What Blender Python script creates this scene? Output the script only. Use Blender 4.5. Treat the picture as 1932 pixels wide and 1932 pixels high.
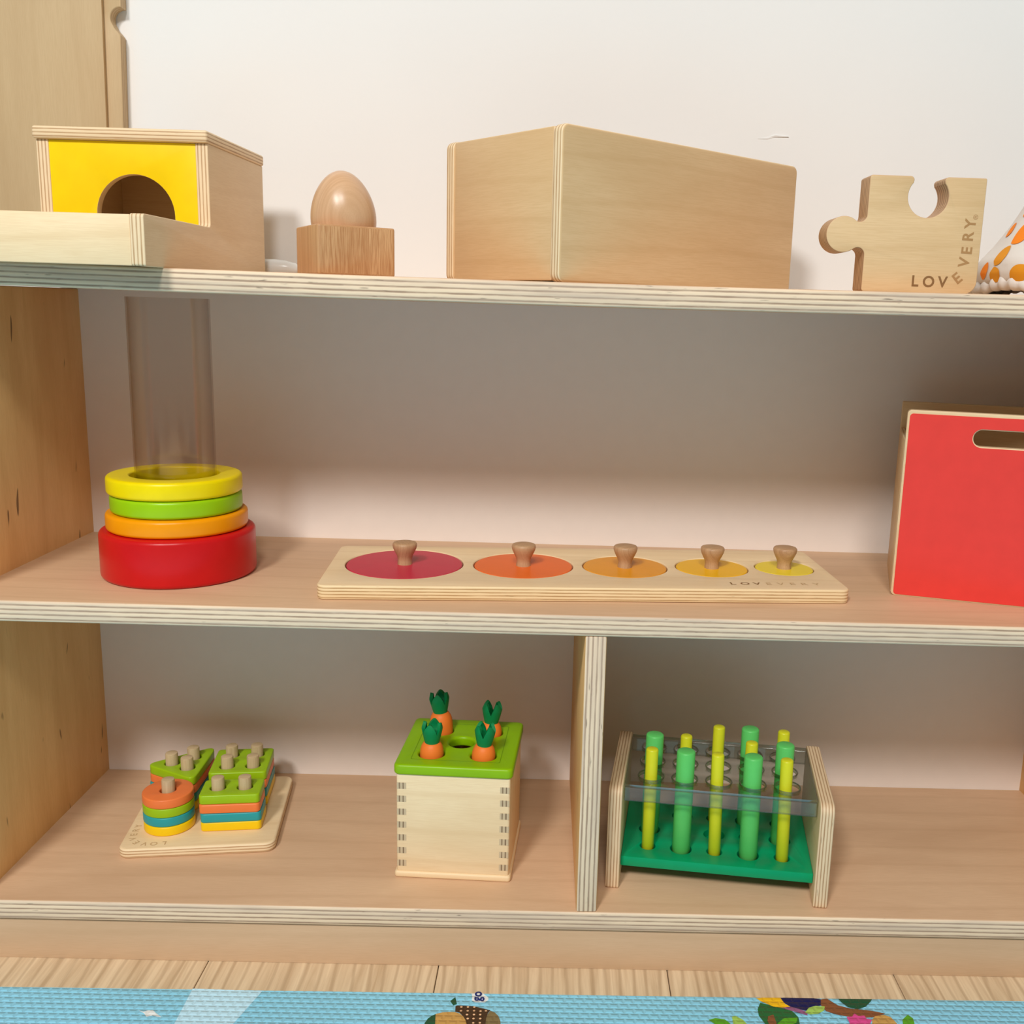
import bpy, bmesh, math, random
from mathutils import Vector, Matrix
random.seed(7)
for o in list(bpy.data.objects): bpy.data.objects.remove(o)
sc = bpy.context.scene
COL = sc.collection

# ------------------------------------------------------------------ camera
CAM = Vector((0.49180, -0.79473, 0.57678))
PITCH, YAW, ROLL = 0.19963, 0.01794, 0.03155
fwd = Vector((math.sin(YAW)*math.cos(PITCH), math.cos(YAW)*math.cos(PITCH), -math.sin(PITCH)))
rt = Vector((math.cos(YAW), -math.sin(YAW), 0)); up = rt.cross(fwd)
r2 = rt*math.cos(ROLL)+up*math.sin(ROLL); u2 = -rt*math.sin(ROLL)+up*math.cos(ROLL)
cd = bpy.data.cameras.new('camera'); cam = bpy.data.objects.new('camera', cd); COL.objects.link(cam)
M = Matrix((r2, u2, -fwd)).transposed().to_4x4(); M.translation = CAM
cam.matrix_world = M
cd.sensor_fit = 'HORIZONTAL'; cd.sensor_width = 36.0; cd.lens = 1899.98/1932*36.0
cd.shift_x = -(1086.727-966)/1932
cd.clip_start = 0.05; cd.clip_end = 50
sc.camera = cam

# ------------------------------------------------------------------ world, lamp, exposure
w = bpy.data.worlds.new('room_light'); sc.world = w; w.use_nodes = True
bg = w.node_tree.nodes['Background']; bg.inputs[0].default_value = (1.0, 0.93, 0.85, 1); bg.inputs[1].default_value = 0.25
ld = bpy.data.lights.new('ceiling_and_fill_lamp', 'AREA'); ld.shape = 'DISK'; ld.size = 0.50; ld.energy = 64; ld.color = (1.0, 0.985, 0.965)
lamp = bpy.data.objects.new('ceiling_and_fill_lamp', ld); COL.objects.link(lamp)
lamp.location = (-0.37, -2.40, 2.45); lamp.rotation_euler = (math.radians(25), 0, math.radians(-6))
fill_ld = bpy.data.lights.new('ceiling_and_fill_lamp', 'AREA'); fill_ld.shape = 'DISK'; fill_ld.size = 0.46; fill_ld.energy = 31; fill_ld.color = (1.0, 0.985, 0.965)  # second lamp is an added fill, evens the wall and weakens toy shadows
fill_lamp = bpy.data.objects.new('ceiling_and_fill_lamp', fill_ld); COL.objects.link(fill_lamp); fill_lamp.location = (0.50, -2.15, 2.45); fill_lamp.rotation_euler = (math.radians(25), 0, 0)
sc.view_settings.view_transform = 'Standard'; sc.view_settings.look = 'None'
sc.view_settings.exposure = 0.0; sc.view_settings.gamma = 1.0
sc.view_settings.use_curve_mapping = False

# ------------------------------------------------------------------ constants
T = 0.018
ZT, ZM, ZB = 0.59915, 0.32917, 0.05830
D = 0.254            # inner depth of the shelf
XR = 1.022           # inner right side
YW = 0.310           # room wall
def sag(x): return 0.0030*max(-1.0, min(1.0, 1-((x-0.50)/0.50)**2))
def ztop(x): return ZT-sag(x)

# ------------------------------------------------------------------ materials
def srgb(r, g, b):
    def f(c):
        c /= 255.0
        return c/12.92 if c <= 0.04045 else ((c+0.055)/1.055)**2.4
    return (f(r), f(g), f(b), 1)
MATS = {}
def newmat(name):
    m = bpy.data.materials.new(name); m.use_nodes = True
    nt = m.node_tree; b = nt.nodes['Principled BSDF']
    MATS[name] = m
    return m, nt, b
def N(nt, t, **kw):
    n = nt.nodes.new(t)
    for k, v in kw.items(): setattr(n, k, v)
    return n
def L(nt, a, b): nt.links.new(a, b)
def mixc(nt, fac, a, b, blend='MIX'):
    n = N(nt, 'ShaderNodeMix', data_type='RGBA', blend_type=blend)
    for sock, v in ((n.inputs[0], fac), (n.inputs[6], a), (n.inputs[7], b)):
        if hasattr(v, 'is_linked') or hasattr(v, 'links'): L(nt, v, sock)
        else: sock.default_value = v
    return n.outputs[2]
def ramp(nt, src, stops):
    r = N(nt, 'ShaderNodeValToRGB'); cr = r.color_ramp
    while len(cr.elements) < len(stops): cr.elements.new(0.5)
    for e, (p, c) in zip(cr.elements, stops):
        e.position = p; e.color = c if len(c) == 4 else (*c, 1)
    L(nt, src, r.inputs[0]); return r.outputs[0]
def grainvec(nt, scale, name='grain'):
    a = N(nt, 'ShaderNodeAttribute', attribute_name=name)
    mp = N(nt, 'ShaderNodeMapping'); mp.inputs['Scale'].default_value = scale
    L(nt, a.outputs['Vector'], mp.inputs['Vector'])
    oi = N(nt, 'ShaderNodeObjectInfo')
    ml = N(nt, 'ShaderNodeVectorMath', operation='MULTIPLY_ADD')
    L(nt, oi.outputs['Random'], ml.inputs[0]); ml.inputs[1].default_value = (37, 19, 11); L(nt, mp.outputs[0], ml.inputs[2])
    return ml.outputs[0]
def noise(nt, vec, scale, detail=4, rough=0.55, dist=0.0):
    n = N(nt, 'ShaderNodeTexNoise'); n.inputs['Scale'].default_value = scale; n.inputs['Detail'].default_value = detail
    n.inputs['Roughness'].default_value = rough; n.inputs['Distortion'].default_value = dist
    if vec is not None: L(nt, vec, n.inputs['Vector'])
    return n.outputs['Fac']
def bump(nt, b, h, strength=0.2, dist=0.001):
    n = N(nt, 'ShaderNodeBump'); n.inputs['Strength'].default_value = strength; n.inputs['Distance'].default_value = dist
    L(nt, h, n.inputs['Height']); L(nt, n.outputs[0], b.inputs['Normal'])

def wood_face(name, light, dark, rough=0.42, fig=0.5, fine=0.35, spec=0.4, fleck=0.0):
    m, nt, b = newmat(name)
    v1 = grainvec(nt, (5, 22, 22)); f1 = noise(nt, v1, 1.0, 3, 0.5, 0.6)
    wv = N(nt, 'ShaderNodeTexWave', wave_type='BANDS', bands_direction='Y'); wv.inputs['Scale'].default_value = 1.0
    wv.inputs['Distortion'].default_value = 9; wv.inputs['Detail'].default_value = 2; wv.inputs['Detail Scale'].default_value = 0.45
    L(nt, grainvec(nt, (2.2, 9, 9)), wv.inputs['Vector'])
    v2 = grainvec(nt, (60, 1500, 900)); f2 = noise(nt, v2, 1.0, 2, 0.6)
    mid = tuple(light[i]*0.55+dark[i]*0.45 for i in range(3))+(1,)
    c1 = ramp(nt, f1, [(0.30, mid), (0.62, light)])
    fg = ramp(nt, wv.outputs['Fac'], [(0.0, (fig, fig, fig)), (0.10, (0, 0, 0)), (1.0, (0, 0, 0))])
    c2 = mixc(nt, fg, c1, dark)
    ff = ramp(nt, f2, [(0.35, (fine, fine, fine)), (0.6, (0, 0, 0))])
    c3 = mixc(nt, ff, c2, dark)
    if fleck:
        fk = noise(nt, grainvec(nt, (22, 90, 90)), 1.0, 1, 0.5, 0.5)
        c3 = mixc(nt, ramp(nt, fk, [(0.735, (0, 0, 0)), (0.77, (fleck,)*3)]), c3, srgb(96, 58, 28))
    L(nt, c3, b.inputs['Base Color']); b.inputs['Roughness'].default_value = rough; b.inputs['Specular IOR Level'].default_value = spec
    bump(nt, b, f2, 0.06, 0.0004)
    return m
def ply_edge(name, light, dark, layers, spot=0.0, rough=0.55, gray=None):
    # layers across the board's thickness: grain.z is 0..1 through the board
    m, nt, b = newmat(name)
    v = grainvec(nt, (1, 1, 0)); a = N(nt, 'ShaderNodeAttribute', attribute_name='grain')
    sx = N(nt, 'ShaderNodeSeparateXYZ'); L(nt, a.outputs['Vector'], sx.inputs[0])
    wob = noise(nt, grainvec(nt, (14, 14, 0)), 1.0, 3, 0.6)
    ad = N(nt, 'ShaderNodeMath', operation='MULTIPLY_ADD'); L(nt, wob, ad.inputs[0]); ad.inputs[1].default_value = 0.05; L(nt, sx.outputs[2], ad.inputs[2])
    mu = N(nt, 'ShaderNodeMath', operation='MULTIPLY'); L(nt, ad.outputs[0], mu.inputs[0]); mu.inputs[1].default_value = layers*math.pi
    sn = N(nt, 'ShaderNodeMath', operation='SINE'); L(nt, mu.outputs[0], sn.inputs[0])
    ab = N(nt, 'ShaderNodeMath', operation='MULTIPLY_ADD'); L(nt, sn.outputs[0], ab.inputs[0]); ab.inputs[1].default_value = 0.5; ab.inputs[2].default_value = 0.5
    streak = noise(nt, grainvec(nt, (40, 40, 9)), 1.0, 4, 0.65)
    ad2 = N(nt, 'ShaderNodeMath', operation='MULTIPLY_ADD'); L(nt, streak, ad2.inputs[0]); ad2.inputs[1].default_value = 0.9; L(nt, ab.outputs[0], ad2.inputs[2])
    c = ramp(nt, ad2.outputs[0], [(0.45, dark), (0.95, light)])
    if gray:
        gz = noise(nt, grainvec(nt, (6, 6, 2)), 1.0, 3, 0.6)
        c = mixc(nt, ramp(nt, gz, [(0.42, (0, 0, 0)), (0.66, (0.55, 0.55, 0.55))]), c, gray)
    if spot:
        sp = noise(nt, grainvec(nt, (60, 60, 12)), 1.0, 2, 0.5)
        c = mixc(nt, ramp(nt, sp, [(0.70, (0, 0, 0)), (0.76, (spot, spot, spot))]), c, srgb(60, 42, 28))
    L(nt, c, b.inputs['Base Color']); b.inputs['Roughness'].default_value = rough; b.inputs['Specular IOR Level'].default_value = 0.3
    bump(nt, b, ad2.outputs[0], 0.15, 0.0006)
    return m
def paint(name, col, rough=0.35, spec=0.30, vary=0.06):
    m, nt, b = newmat(name)
    tc = N(nt, 'ShaderNodeTexCoord'); f = noise(nt, tc.outputs['Object'], 60, 3)
    d = tuple(c*(1-vary) for c in col[:3])+(1,)
    L(nt, ramp(nt, f, [(0.3, d), (0.7, col)]), b.inputs['Base Color'])
    b.inputs['Roughness'].default_value = rough; b.inputs['Specular IOR Level'].default_value = spec
    f2 = noise(nt, tc.outputs['Object'], 450, 2); bump(nt, b, f2, 0.05, 0.0004)
    return m
def clear(name, tint, refl=0.9, rough=0.04, edge=(0.5, 0.5, 0.5, 1), base=0.05):
    m, nt, b = newmat(name); nt.nodes.remove(b)
    tr = N(nt, 'ShaderNodeBsdfTransparent')
    gl = N(nt, 'ShaderNodeBsdfGlossy'); gl.inputs['Roughness'].default_value = rough; gl.inputs['Color'].default_value = (refl, refl, refl, 1)
    lw = N(nt, 'ShaderNodeLayerWeight'); lw.inputs['Blend'].default_value = 0.5
    L(nt, mixc(nt, ramp(nt, lw.outputs['Facing'], [(0.35, (0, 0, 0)), (1.0, (1, 1, 1))]), tint, edge), tr.inputs['Color'])
    pw_ = N(nt, 'ShaderNodeMath', operation='POWER'); L(nt, lw.outputs['Facing'], pw_.inputs[0]); pw_.inputs[1].default_value = 4.0
    fr = N(nt, 'ShaderNodeMath', operation='MULTIPLY_ADD'); L(nt, pw_.outputs[0], fr.inputs[0]); fr.inputs[1].default_value = 0.5; fr.inputs[2].default_value = base
    mx = N(nt, 'ShaderNodeMixShader'); L(nt, fr.outputs[0], mx.inputs[0]); L(nt, tr.outputs[0], mx.inputs[1]); L(nt, gl.outputs[0], mx.inputs[2])
    L(nt, mx.outputs[0], nt.nodes['Material Output'].inputs['Surface'])
    return m

wood_face('shelf_birch', srgb(220, 184, 148), srgb(192, 152, 116), 0.5, 0.22, 0.22, 0.3)
wood_face('panel_birch', srgb(244, 198, 134), srgb(212, 156, 92), 0.5, 0.10, 0.2, 0.3, 0.8)
wood_face('plinth_birch', srgb(216, 184, 150), srgb(190, 156, 120), 0.5, 0.18, 0.2, 0.3)
wood_face('toy_birch', srgb(236, 208, 166), srgb(214, 178, 130), 0.45, 0.22, 0.3, 0.3)
wood_face('box_birch', srgb(226, 192, 146), srgb(202, 162, 112), 0.45, 0.22, 0.3, 0.3)
wood_face('pale_birch', srgb(248, 222, 180), srgb(228, 194, 146), 0.45, 0.30, 0.3, 0.3)
wood_face('beech', srgb(218, 172, 124), srgb(170, 114, 68), 0.38, 0.30, 0.75, 0.4)
wood_face('egg_wood', srgb(218, 176, 136), srgb(186, 138, 96), 0.30, 0.15, 0.25, 0.5)
wood_face('knob_wood', srgb(206, 168, 128), srgb(160, 118, 82), 0.42, 0.30, 0.7, 0.35)
wood_face('peg_wood', srgb(214, 190, 150), srgb(176, 146, 106), 0.45, 0.30, 0.5, 0.35)
wood_face('board_birch', srgb(206, 178, 136), srgb(186, 154, 112), 0.5, 0.15, 0.25, 0.3)
ply_edge('shelf_edge', srgb(242, 216, 184), srgb(170, 142, 118), 9, 0.6, 0.6, srgb(190, 170, 152))
ply_edge('toy_edge', srgb(240, 214, 174), srgb(190, 152, 110), 7, 0.25)
ply_edge('puzzle_edge', srgb(244, 218, 172), srgb(186, 148, 100), 9, 0.3)
ply_edge('geo_edge', srgb(244, 220, 180), srgb(188, 148, 106), 7, 0.1)
ply_edge('piece_edge', srgb(206, 168, 128), srgb(150, 110, 78), 13, 0.1)
ply_edge('rack_edge', srgb(234, 206, 168), srgb(178, 140, 102), 9, 0.5)
ply_edge('board_edge', srgb(206, 178, 136), srgb(184, 150, 110), 7, 0.0)
ply_edge('joint_grain', srgb(206, 184, 150), srgb(128, 104, 78), 5, 0.0)
paint('yellow_panel', srgb(253, 216, 0), 0.4)
paint('red_base', srgb(208, 20, 24), 0.3); paint('orange_ring', srgb(252, 158, 0), 0.3)
paint('green_ring', srgb(158, 206, 10), 0.3); paint('yellow_ring', srgb(250, 224, 0), 0.3)
paint('disc_red', srgb(206, 46, 72), 0.35); paint('disc_orange', srgb(246, 112, 34), 0.35); paint('disc_amber', srgb(240, 160, 32), 0.35)
paint('disc_gold', srgb(250, 190, 12), 0.35); paint('disc_yellow', srgb(246, 218, 44), 0.35)
paint('lid_green', srgb(142, 190, 4), 0.36); paint('carrot_orange', srgb(246, 126, 46), 0.5); paint('leaf_green', srgb(0, 132, 72), 0.5)
paint('geo_green', srgb(158, 196, 22), 0.33); paint('geo_orange', srgb(244, 128, 66), 0.33); paint('geo_teal', srgb(46, 160, 164), 0.33); paint('geo_yellow', srgb(252, 206, 10), 0.33)
paint('rack_green', srgb(0, 158, 102), 0.32); paint('peg_green', srgb(98, 204, 104), 0.36); paint('peg_yellow', srgb(218, 218, 40), 0.36)
paint('red_face', srgb(236, 66, 58), 0.42); paint('engraved', srgb(176, 132, 84), 0.7); paint('engraved_dark', srgb(140, 102, 62), 0.7); paint('engraved_faint', srgb(206, 172, 126), 0.7)
paint('white_laminate', srgb(242, 230, 220), 0.5, 0.3, 0.02)
paint('white_plastic', srgb(238, 238, 234), 0.2); paint('black_rubber', srgb(20, 18, 18), 0.5)
paint('dark_gap', srgb(30, 22, 14), 0.8)
clear('tube_plastic', (0.95, 0.93, 0.91, 1), 0.9, 0.08, (0.84, 0.80, 0.77, 1))
clear('acrylic', (0.90, 0.91, 0.89, 1), 0.9, 0.03, (0.66, 0.68, 0.64, 1), 0.07)
clear('acrylic_edge', (0.62, 0.64, 0.60, 1), 1.0, 0.12, (0.45, 0.46, 0.43, 1), 0.22)
# wall paint
m, nt, b = newmat('wall_paint'); tc = N(nt, 'ShaderNodeTexCoord')
f = noise(nt, tc.outputs['Object'], 3, 3)
L(nt, ramp(nt, f, [(0.3, srgb(238, 237, 234)), (0.7, srgb(242, 241, 238))]), b.inputs['Base Color']); b.inputs['Roughness'].default_value = 0.7
f = noise(nt, tc.outputs['Object'], 160, 4); bump(nt, b, f, 0.12, 0.001)
# laminate planks
m, nt, b = newmat('laminate_oak')
v = grainvec(nt, (7, 150, 150)); f1 = noise(nt, v, 1.0, 4, 0.6, 0.4)
wv = N(nt, 'ShaderNodeTexWave', wave_type='BANDS', bands_direction='Y'); wv.inputs['Scale'].default_value = 1.0
wv.inputs['Distortion'].default_value = 14; wv.inputs['Detail'].default_value = 3; wv.inputs['Detail Scale'].default_value = 0.35
L(nt, grainvec(nt, (7, 26, 26)), wv.inputs['Vector'])
c1 = ramp(nt, f1, [(0.3, srgb(200, 172, 136)), (0.65, srgb(232, 208, 172))])
c2 = mixc(nt, ramp(nt, wv.outputs['Fac'], [(0.0, (0.40,)*3), (0.25, (0, 0, 0)), (1, (0, 0, 0))]), c1, srgb(160, 130, 96))
L(nt, c2, b.inputs['Base Color']); b.inputs['Roughness'].default_value = 0.45
bump(nt, b, f1, 0.15, 0.0006)
# play mat: every print shares the embossed relief
def matmat(name, col):
    m, nt, b = newmat(name); g = N(nt, 'ShaderNodeNewGeometry')
    mp = N(nt, 'ShaderNodeMapping'); mp.inputs['Scale'].default_value = (1, 1, 1); L(nt, g.outputs['Position'], mp.inputs[0])
    br = N(nt, 'ShaderNodeTexBrick'); L(nt, mp.outputs[0], br.inputs['Vector'])
    br.inputs['Scale'].default_value = 1.0; br.inputs['Brick Width'].default_value = 0.0082; br.inputs['Row Height'].default_value = 0.0060
    br.inputs['Mortar Size'].default_value = 0.0022; br.inputs['Mortar Smooth'].default_value = 1.0; br.inputs['Bias'].default_value = 0
    br.inputs['Color1'].default_value = (1, 1, 1, 1); br.inputs['Color2'].default_value = (0.9, 0.9, 0.9, 1); br.inputs['Mortar'].default_value = (0, 0, 0, 1)
    f = noise(nt, g.outputs['Position'], 12, 3)
    L(nt, ramp(nt, f, [(0.3, tuple(x*0.93 for x in col[:3])), (0.7, col)]), b.inputs['Base Color'])
    b.inputs['Roughness'].default_value = 0.42; b.inputs['Specular IOR Level'].default_value = 0.4
    bump(nt, b, br.outputs['Color'], 0.6, 0.0012)
    return m
for n, c in dict(mat_blue=(150, 226, 255), mat_pale=(196, 238, 255), mat_white=(240, 244, 242), mat_navy=(14, 18, 78), mat_green=(36, 104, 52), mat_darkgreen=(24, 84, 52),
                 mat_lime=(168, 206, 92), mat_leaf=(92, 166, 30), mat_brown=(140, 84, 48), mat_cap=(72, 46, 24), mat_tan=(206, 158, 84), mat_olive=(132, 112, 72),
                 mat_yellow=(248, 190, 16), mat_purple=(150, 92, 130), mat_pink=(228, 76, 148), mat_cream=(246, 196, 150), mat_text=(20, 40, 112)).items():
    matmat(n, srgb(*c))
# cloth
m, nt, b = newmat('cloth_white'); tc = N(nt, 'ShaderNodeTexCoord')
b.inputs['Base Color'].default_value = srgb(226, 220, 212); b.inputs['Roughness'].default_value = 0.85
f = noise(nt, tc.outputs['Object'], 55, 4); bump(nt, b, f, 0.25, 0.002)
for n, c in (('cloth_orange', (250, 138, 10)), ('cloth_ochre', (228, 150, 20))):
    m, nt, b = newmat(n); b.inputs['Base Color'].default_value = srgb(*c); b.inputs['Roughness'].default_value = 0.85

# ------------------------------------------------------------------ mesh helpers
def link(o, parent=None):
    COL.objects.link(o)
    if parent is not None: o.parent = parent
    return o
def tag(o, label=None, cat=None, group=None, kind=None):
    if label: o['label'] = label
    if cat: o['category'] = cat
    if group: o['group'] = group
    if kind: o['kind'] = kind
    return o
def thing(name, loc, rz=0.0, label=None, cat=None, group=None, kind=None):
    e = bpy.data.objects.new(name, None); e.empty_display_size = 0.02
    e.location = loc; e.rotation_euler = (0, 0, rz); link(e)
    return tag(e, label, cat, group, kind)
def finish(me, mats, grain='XYZ', edge_axis=None, edge_lim=0.75, smooth=True, ang=35):
    """mats: face material (+ edge material); grain: axis order along, across, through"""
    for mm in mats: me.materials.append(MATS[mm])
    co = [v.co.copy() for v in me.vertices]
    ax = ['XYZ'.index(c) for c in grain]
    lo = min(c[ax[2]] for c in co); hi = max(c[ax[2]] for c in co); sp = (hi-lo) or 1
    at = me.attributes.new('grain', 'FLOAT_VECTOR', 'POINT')
    for i, c in enumerate(co): at.data[i].vector = (c[ax[0]], c[ax[1]], (c[ax[2]]-lo)/sp)
    if len(mats) > 1:
        k = ax[2]
        for p in me.polygons: p.material_index = 0 if abs(p.normal[k]) > edge_lim else 1
    if smooth:
        for p in me.polygons: p.use_smooth = True
        try: me.set_sharp_from_angle(angle=math.radians(ang))
        except Exception: pass
    return me
def obj(name, me, parent=None, loc=(0, 0, 0), rot=(0, 0, 0), label=None):
    o = bpy.data.objects.new(name, me); o.location = loc; o.rotation_euler = rot
    if label: o['label'] = label
    return link(o, parent)
def from_bm(bm, name='m'):
    bmesh.ops.recalc_face_normals(bm, faces=bm.faces)
    me = bpy.data.meshes.new(name); bm.to_mesh(me); bm.free(); return me
def rbox(x0, x1, y0, y1, z0, z1, bev=0.0012, seg=2):
    bm = bmesh.new()
    bmesh.ops.create_cube(bm, size=1)
    for v in bm.verts:
        v.co = ((x0+x1)/2+v.co.x*(x1-x0), (y0+y1)/2+v.co.y*(y1-y0), (z0+z1)/2+v.co.z*(z1-z0))
    if bev > 0: bmesh.ops.bevel(bm, geom=list(bm.edges), offset=bev, segments=seg, profile=0.5, affect='EDGES')
    return from_bm(bm)
def circ(cx, cy, r, n=40, a0=0):
    return [(cx+r*math.cos(a0+2*math.pi*i/n), cy+r*math.sin(a0+2*math.pi*i/n)) for i in range(n)]
def rrect(x0, x1, y0, y1, r, n=6):
    pts = []
    for cx, cy, a in ((x1-r, y0+r, -90), (x1-r, y1-r, 0), (x0+r, y1-r, 90), (x0+r, y0+r, 180)):
        for i in range(n+1):
            t = math.radians(a+90*i/n); pts.append((cx+r*math.cos(t), cy+r*math.sin(t)))
    return pts
def rpoly(pts, r, n=5):
    """polygon with every corner rounded; r scalar or list"""
    out = []; m_ = len(pts)
    for i in range(m_):
        p = Vector(pts[i]); a = Vector(pts[i-1])-p; b_ = Vector(pts[(i+1) % m_])-p
        rr = r[i] if isinstance(r, (list, tuple)) else r
        if rr <= 0: out.append(tuple(p)); continue
        a.normalize(); b_.normalize(); ang = a.angle(b_); d = rr/math.tan(ang/2)
        p0 = p+a*d; p1 = p+b_*d
        for k in range(n+1):
            t = k/n; out.append(tuple((1-t)**2*p0+2*t*(1-t)*p+t*t*p1))
    return out
def prism(loops, t, bev=0.0, res=2, z0=0.0):
    """2D loops (first outer, rest holes) extruded to thickness t, z0..z0+t"""
    cu = bpy.data.curves.new('c', 'CURVE'); cu.dimensions = '2D'; cu.fill_mode = 'BOTH'
    cu.extrude = t/2-bev; cu.bevel_depth = bev; cu.bevel_resolution = res; cu.offset = -bev
    for lp in loops:
        s = cu.splines.new('POLY'); s.points.add(len(lp)-1); s.use_cyclic_u = True
        for p, q in zip(s.points, lp): p.co = (q[0], q[1], 0, 1)
    o = bpy.data.objects.new('tmp', cu); COL.objects.link(o)
    dg = bpy.context.evaluated_depsgraph_get(); dg.update()
    me = bpy.data.meshes.new_from_object(o.evaluated_get(dg))
    bpy.data.objects.remove(o); bpy.data.curves.remove(cu)
    bm = bmesh.new(); bm.from_mesh(me); bpy.data.meshes.remove(me)
    bmesh.ops.remove_doubles(bm, verts=bm.verts, dist=1e-6)
    for v in bm.verts: v.co.z += t/2+z0
    return from_bm(bm)
def xf(me, mat): me.transform(mat); me.update(); return me
def rot(axis, deg): return Matrix.Rotation(math.radians(deg), 4, axis)
def tr(x, y, z): return Matrix.Translation((x, y, z))
UPX = rot('X', 90)      # (x,y,z) -> (x,-z,y): prism drawn in x,z stands up, thickness towards -y
def stand(me, y1): # prism drawn in (x,z); after this thickness runs from y1-t .. y1
    return xf(me, tr(0, y1, 0) @ UPX)
def lathe(profile, n=48, cap0=True, cap1=True):
    bm = bmesh.new(); rings = []
    for r, z in profile:
        rings.append([bm.verts.new((r*math.cos(2*math.pi*i/n), r*math.sin(2*math.pi*i/n), z)) for i in range(n)])
    for a, b_ in zip(rings, rings[1:]):
        for i in range(n): bm.faces.new((a[i], a[(i+1) % n], b_[(i+1) % n], b_[i]))
    if cap0 is True: bm.faces.new(rings[0][::-1])
    if cap1 is True: bm.faces.new(rings[-1])
    if cap0 == 'loop':
        for i in range(n): bm.faces.new((rings[-1][i], rings[-1][(i+1) % n], rings[0][(i+1) % n], rings[0][i]))
    return from_bm(bm)
def ringprof(ri, ro, z0, z1, bev):
    p = []
    for cx, cz, a0 in ((ro-bev, z0+bev, -90), (ro-bev, z1-bev, 0), (ri+bev*0.6, z1-bev*0.6, 90), (ri+bev*0.6, z0+bev*0.6, 180)):
        b_ = bev if a0 in (-90, 0) else bev*0.6
        for i in range(5):
            t = math.radians(a0+90*i/4); p.append((cx+b_*math.cos(t), cz+b_*math.sin(t)))
    return p
def join(meshes):
    bm = bmesh.new()
    for me in meshes:
        bm.from_mesh(me); bpy.data.meshes.remove(me)
    me = bpy.data.meshes.new('j'); bm.to_mesh(me); bm.free(); return me
def glyph(ch, size, bold=0.02):
    cu = bpy.data.curves.new('t', 'FONT'); cu.body = ch; cu.size = size; cu.fill_mode = 'FRONT'; cu.offset = bold*size; cu.resolution_u = 4
    o = bpy.data.objects.new('tmp', cu); COL.objects.link(o)
    dg = bpy.context.evaluated_depsgraph_get(); dg.update()
    me = bpy.data.meshes.new_from_object(o.evaluated_get(dg)); bpy.data.objects.remove(o); bpy.data.curves.remove(cu)
    xs = [v.co.x for v in me.vertices]; ys = [v.co.y for v in me.vertices]
    return xf(me, tr(-(min(xs)+max(xs))/2, -(min(ys)+max(ys))/2, 0))
def lettering(items, size, mat, bold=0.02):
    """items: (char, x, y, degrees) on a plane, centred glyphs"""
    me = join([xf(glyph(c, size, bold), tr(x, y, 0) @ rot('Z', a)) for c, x, y, a in items])
    me.materials.append(MATS[mat]); return me
def flatpoly(pts, z, mat):
    bm = bmesh.new(); f = bm.faces.new([bm.verts.new((x, y, z)) for x, y in pts])
    if f.normal.z < 0: f.normal_flip()
    me = bpy.data.meshes.new('p'); bm.to_mesh(me); bm.free(); me.materials.append(MATS[mat]); return me

# ------------------------------------------------------------------ room
me = rbox(-2.0, 3.0, YW, YW+0.1, 0, 2.4, 0); finish(me, ['wall_paint'])
tag(obj('wall_back', me), 'plain white painted wall behind the shelf', kind='structure')
me = rbox(-2.0, 3.0, -3.2, YW, -0.03, -0.0085, 0); finish(me, ['dark_gap'])
floor = tag(obj('floor', me), 'pale oak laminate floor in front of the shelf', kind='structure')
PW = 0.2036
pme = finish(rbox(0.0004, PW-0.0004, -3.2, YW, -0.0084, 0.0, 0.0004, 1), ['laminate_oak'], 'YXZ')
for i in range(-5, 10):
    o = obj('plank', pme, floor, (0.1931+(i-1)*PW, 0, 0))
# little chip of loose plaster on the wall
cr = thing('wall_crack', (0.706, YW, 0.757), 0, 'short crack of lifted paint on the white wall above the large wooden box', 'crack')
bm = bmesh.new()
pts = [(-0.017, -0.0012), (-0.006, 0.0004), (0.001, 0.0030), (0.006, 0.0022), (0.015, 0.0016), (0.006, 0.0008), (0.0, 0.0008), (-0.007, -0.0012)]
top_ = [bm.verts.new((x, -0.0012 if 1 < i < 5 else -0.0004, z)) for i, (x, z) in enumerate(pts)]
bot_ = [bm.verts.new((x, 0.0, z)) for x, z in pts]
bm.faces.new(top_); bm.faces.new(bot_[::-1])
for i in range(len(pts)): bm.faces.new((top_[i], bot_[i], bot_[(i+1) % len(pts)], top_[(i+1) % len(pts)]))
obj('paint_flake', finish(from_bm(bm), ['wall_paint'], smooth=False), cr)

# ------------------------------------------------------------------ the shelf unit
shelf = thing('toy_shelf', (0, 0, 0), 0, 'low birch plywood shelf unit with white back holding wooden toys', 'shelf')
def sweep_board(x0, x1, y0, y1, zc_top, th, sagf, nx=48, bev=0.0022):
    sec = [(a[0], a[1]) for a in rrect(y0, y1, -th, 0, bev, 3)]
    bm = bmesh.new(); rings = []
    for i in range(nx+1):
        x = x0+(x1-x0)*i/nx; rings.append([bm.verts.new((x, y, zc_top-sagf(x)+z)) for y, z in sec])
    n = len(sec)
    for a, b_ in zip(rings, rings[1:]):
        for j in range(n): bm.faces.new((a[j], a[(j+1) % n], b_[(j+1) % n], b_[j]))
    bm.faces.new(rings[0][::-1]); bm.faces.new(rings[-1])
    me = from_bm(bm); sags = [sagf(v.co.x) for v in me.vertices]
    for v, s in zip(me.vertices, sags): v.co.z += s
    finish(me, ['shelf_birch', 'shelf_edge'], 'XYZ')
    for v, s in zip(me.vertices, sags): v.co.z -= s
    me.update(); return me
obj('top_board', sweep_board(-T, XR+T, 0, YW-0.0004, ZT, T, sag), shelf)
obj('middle_board', sweep_board(0, XR, 0, D, ZM, T, lambda x: 0, 2), shelf)
obj('bottom_board', sweep_board(0, XR, 0, D, ZB, T, lambda x: 0, 2), shelf)
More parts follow.
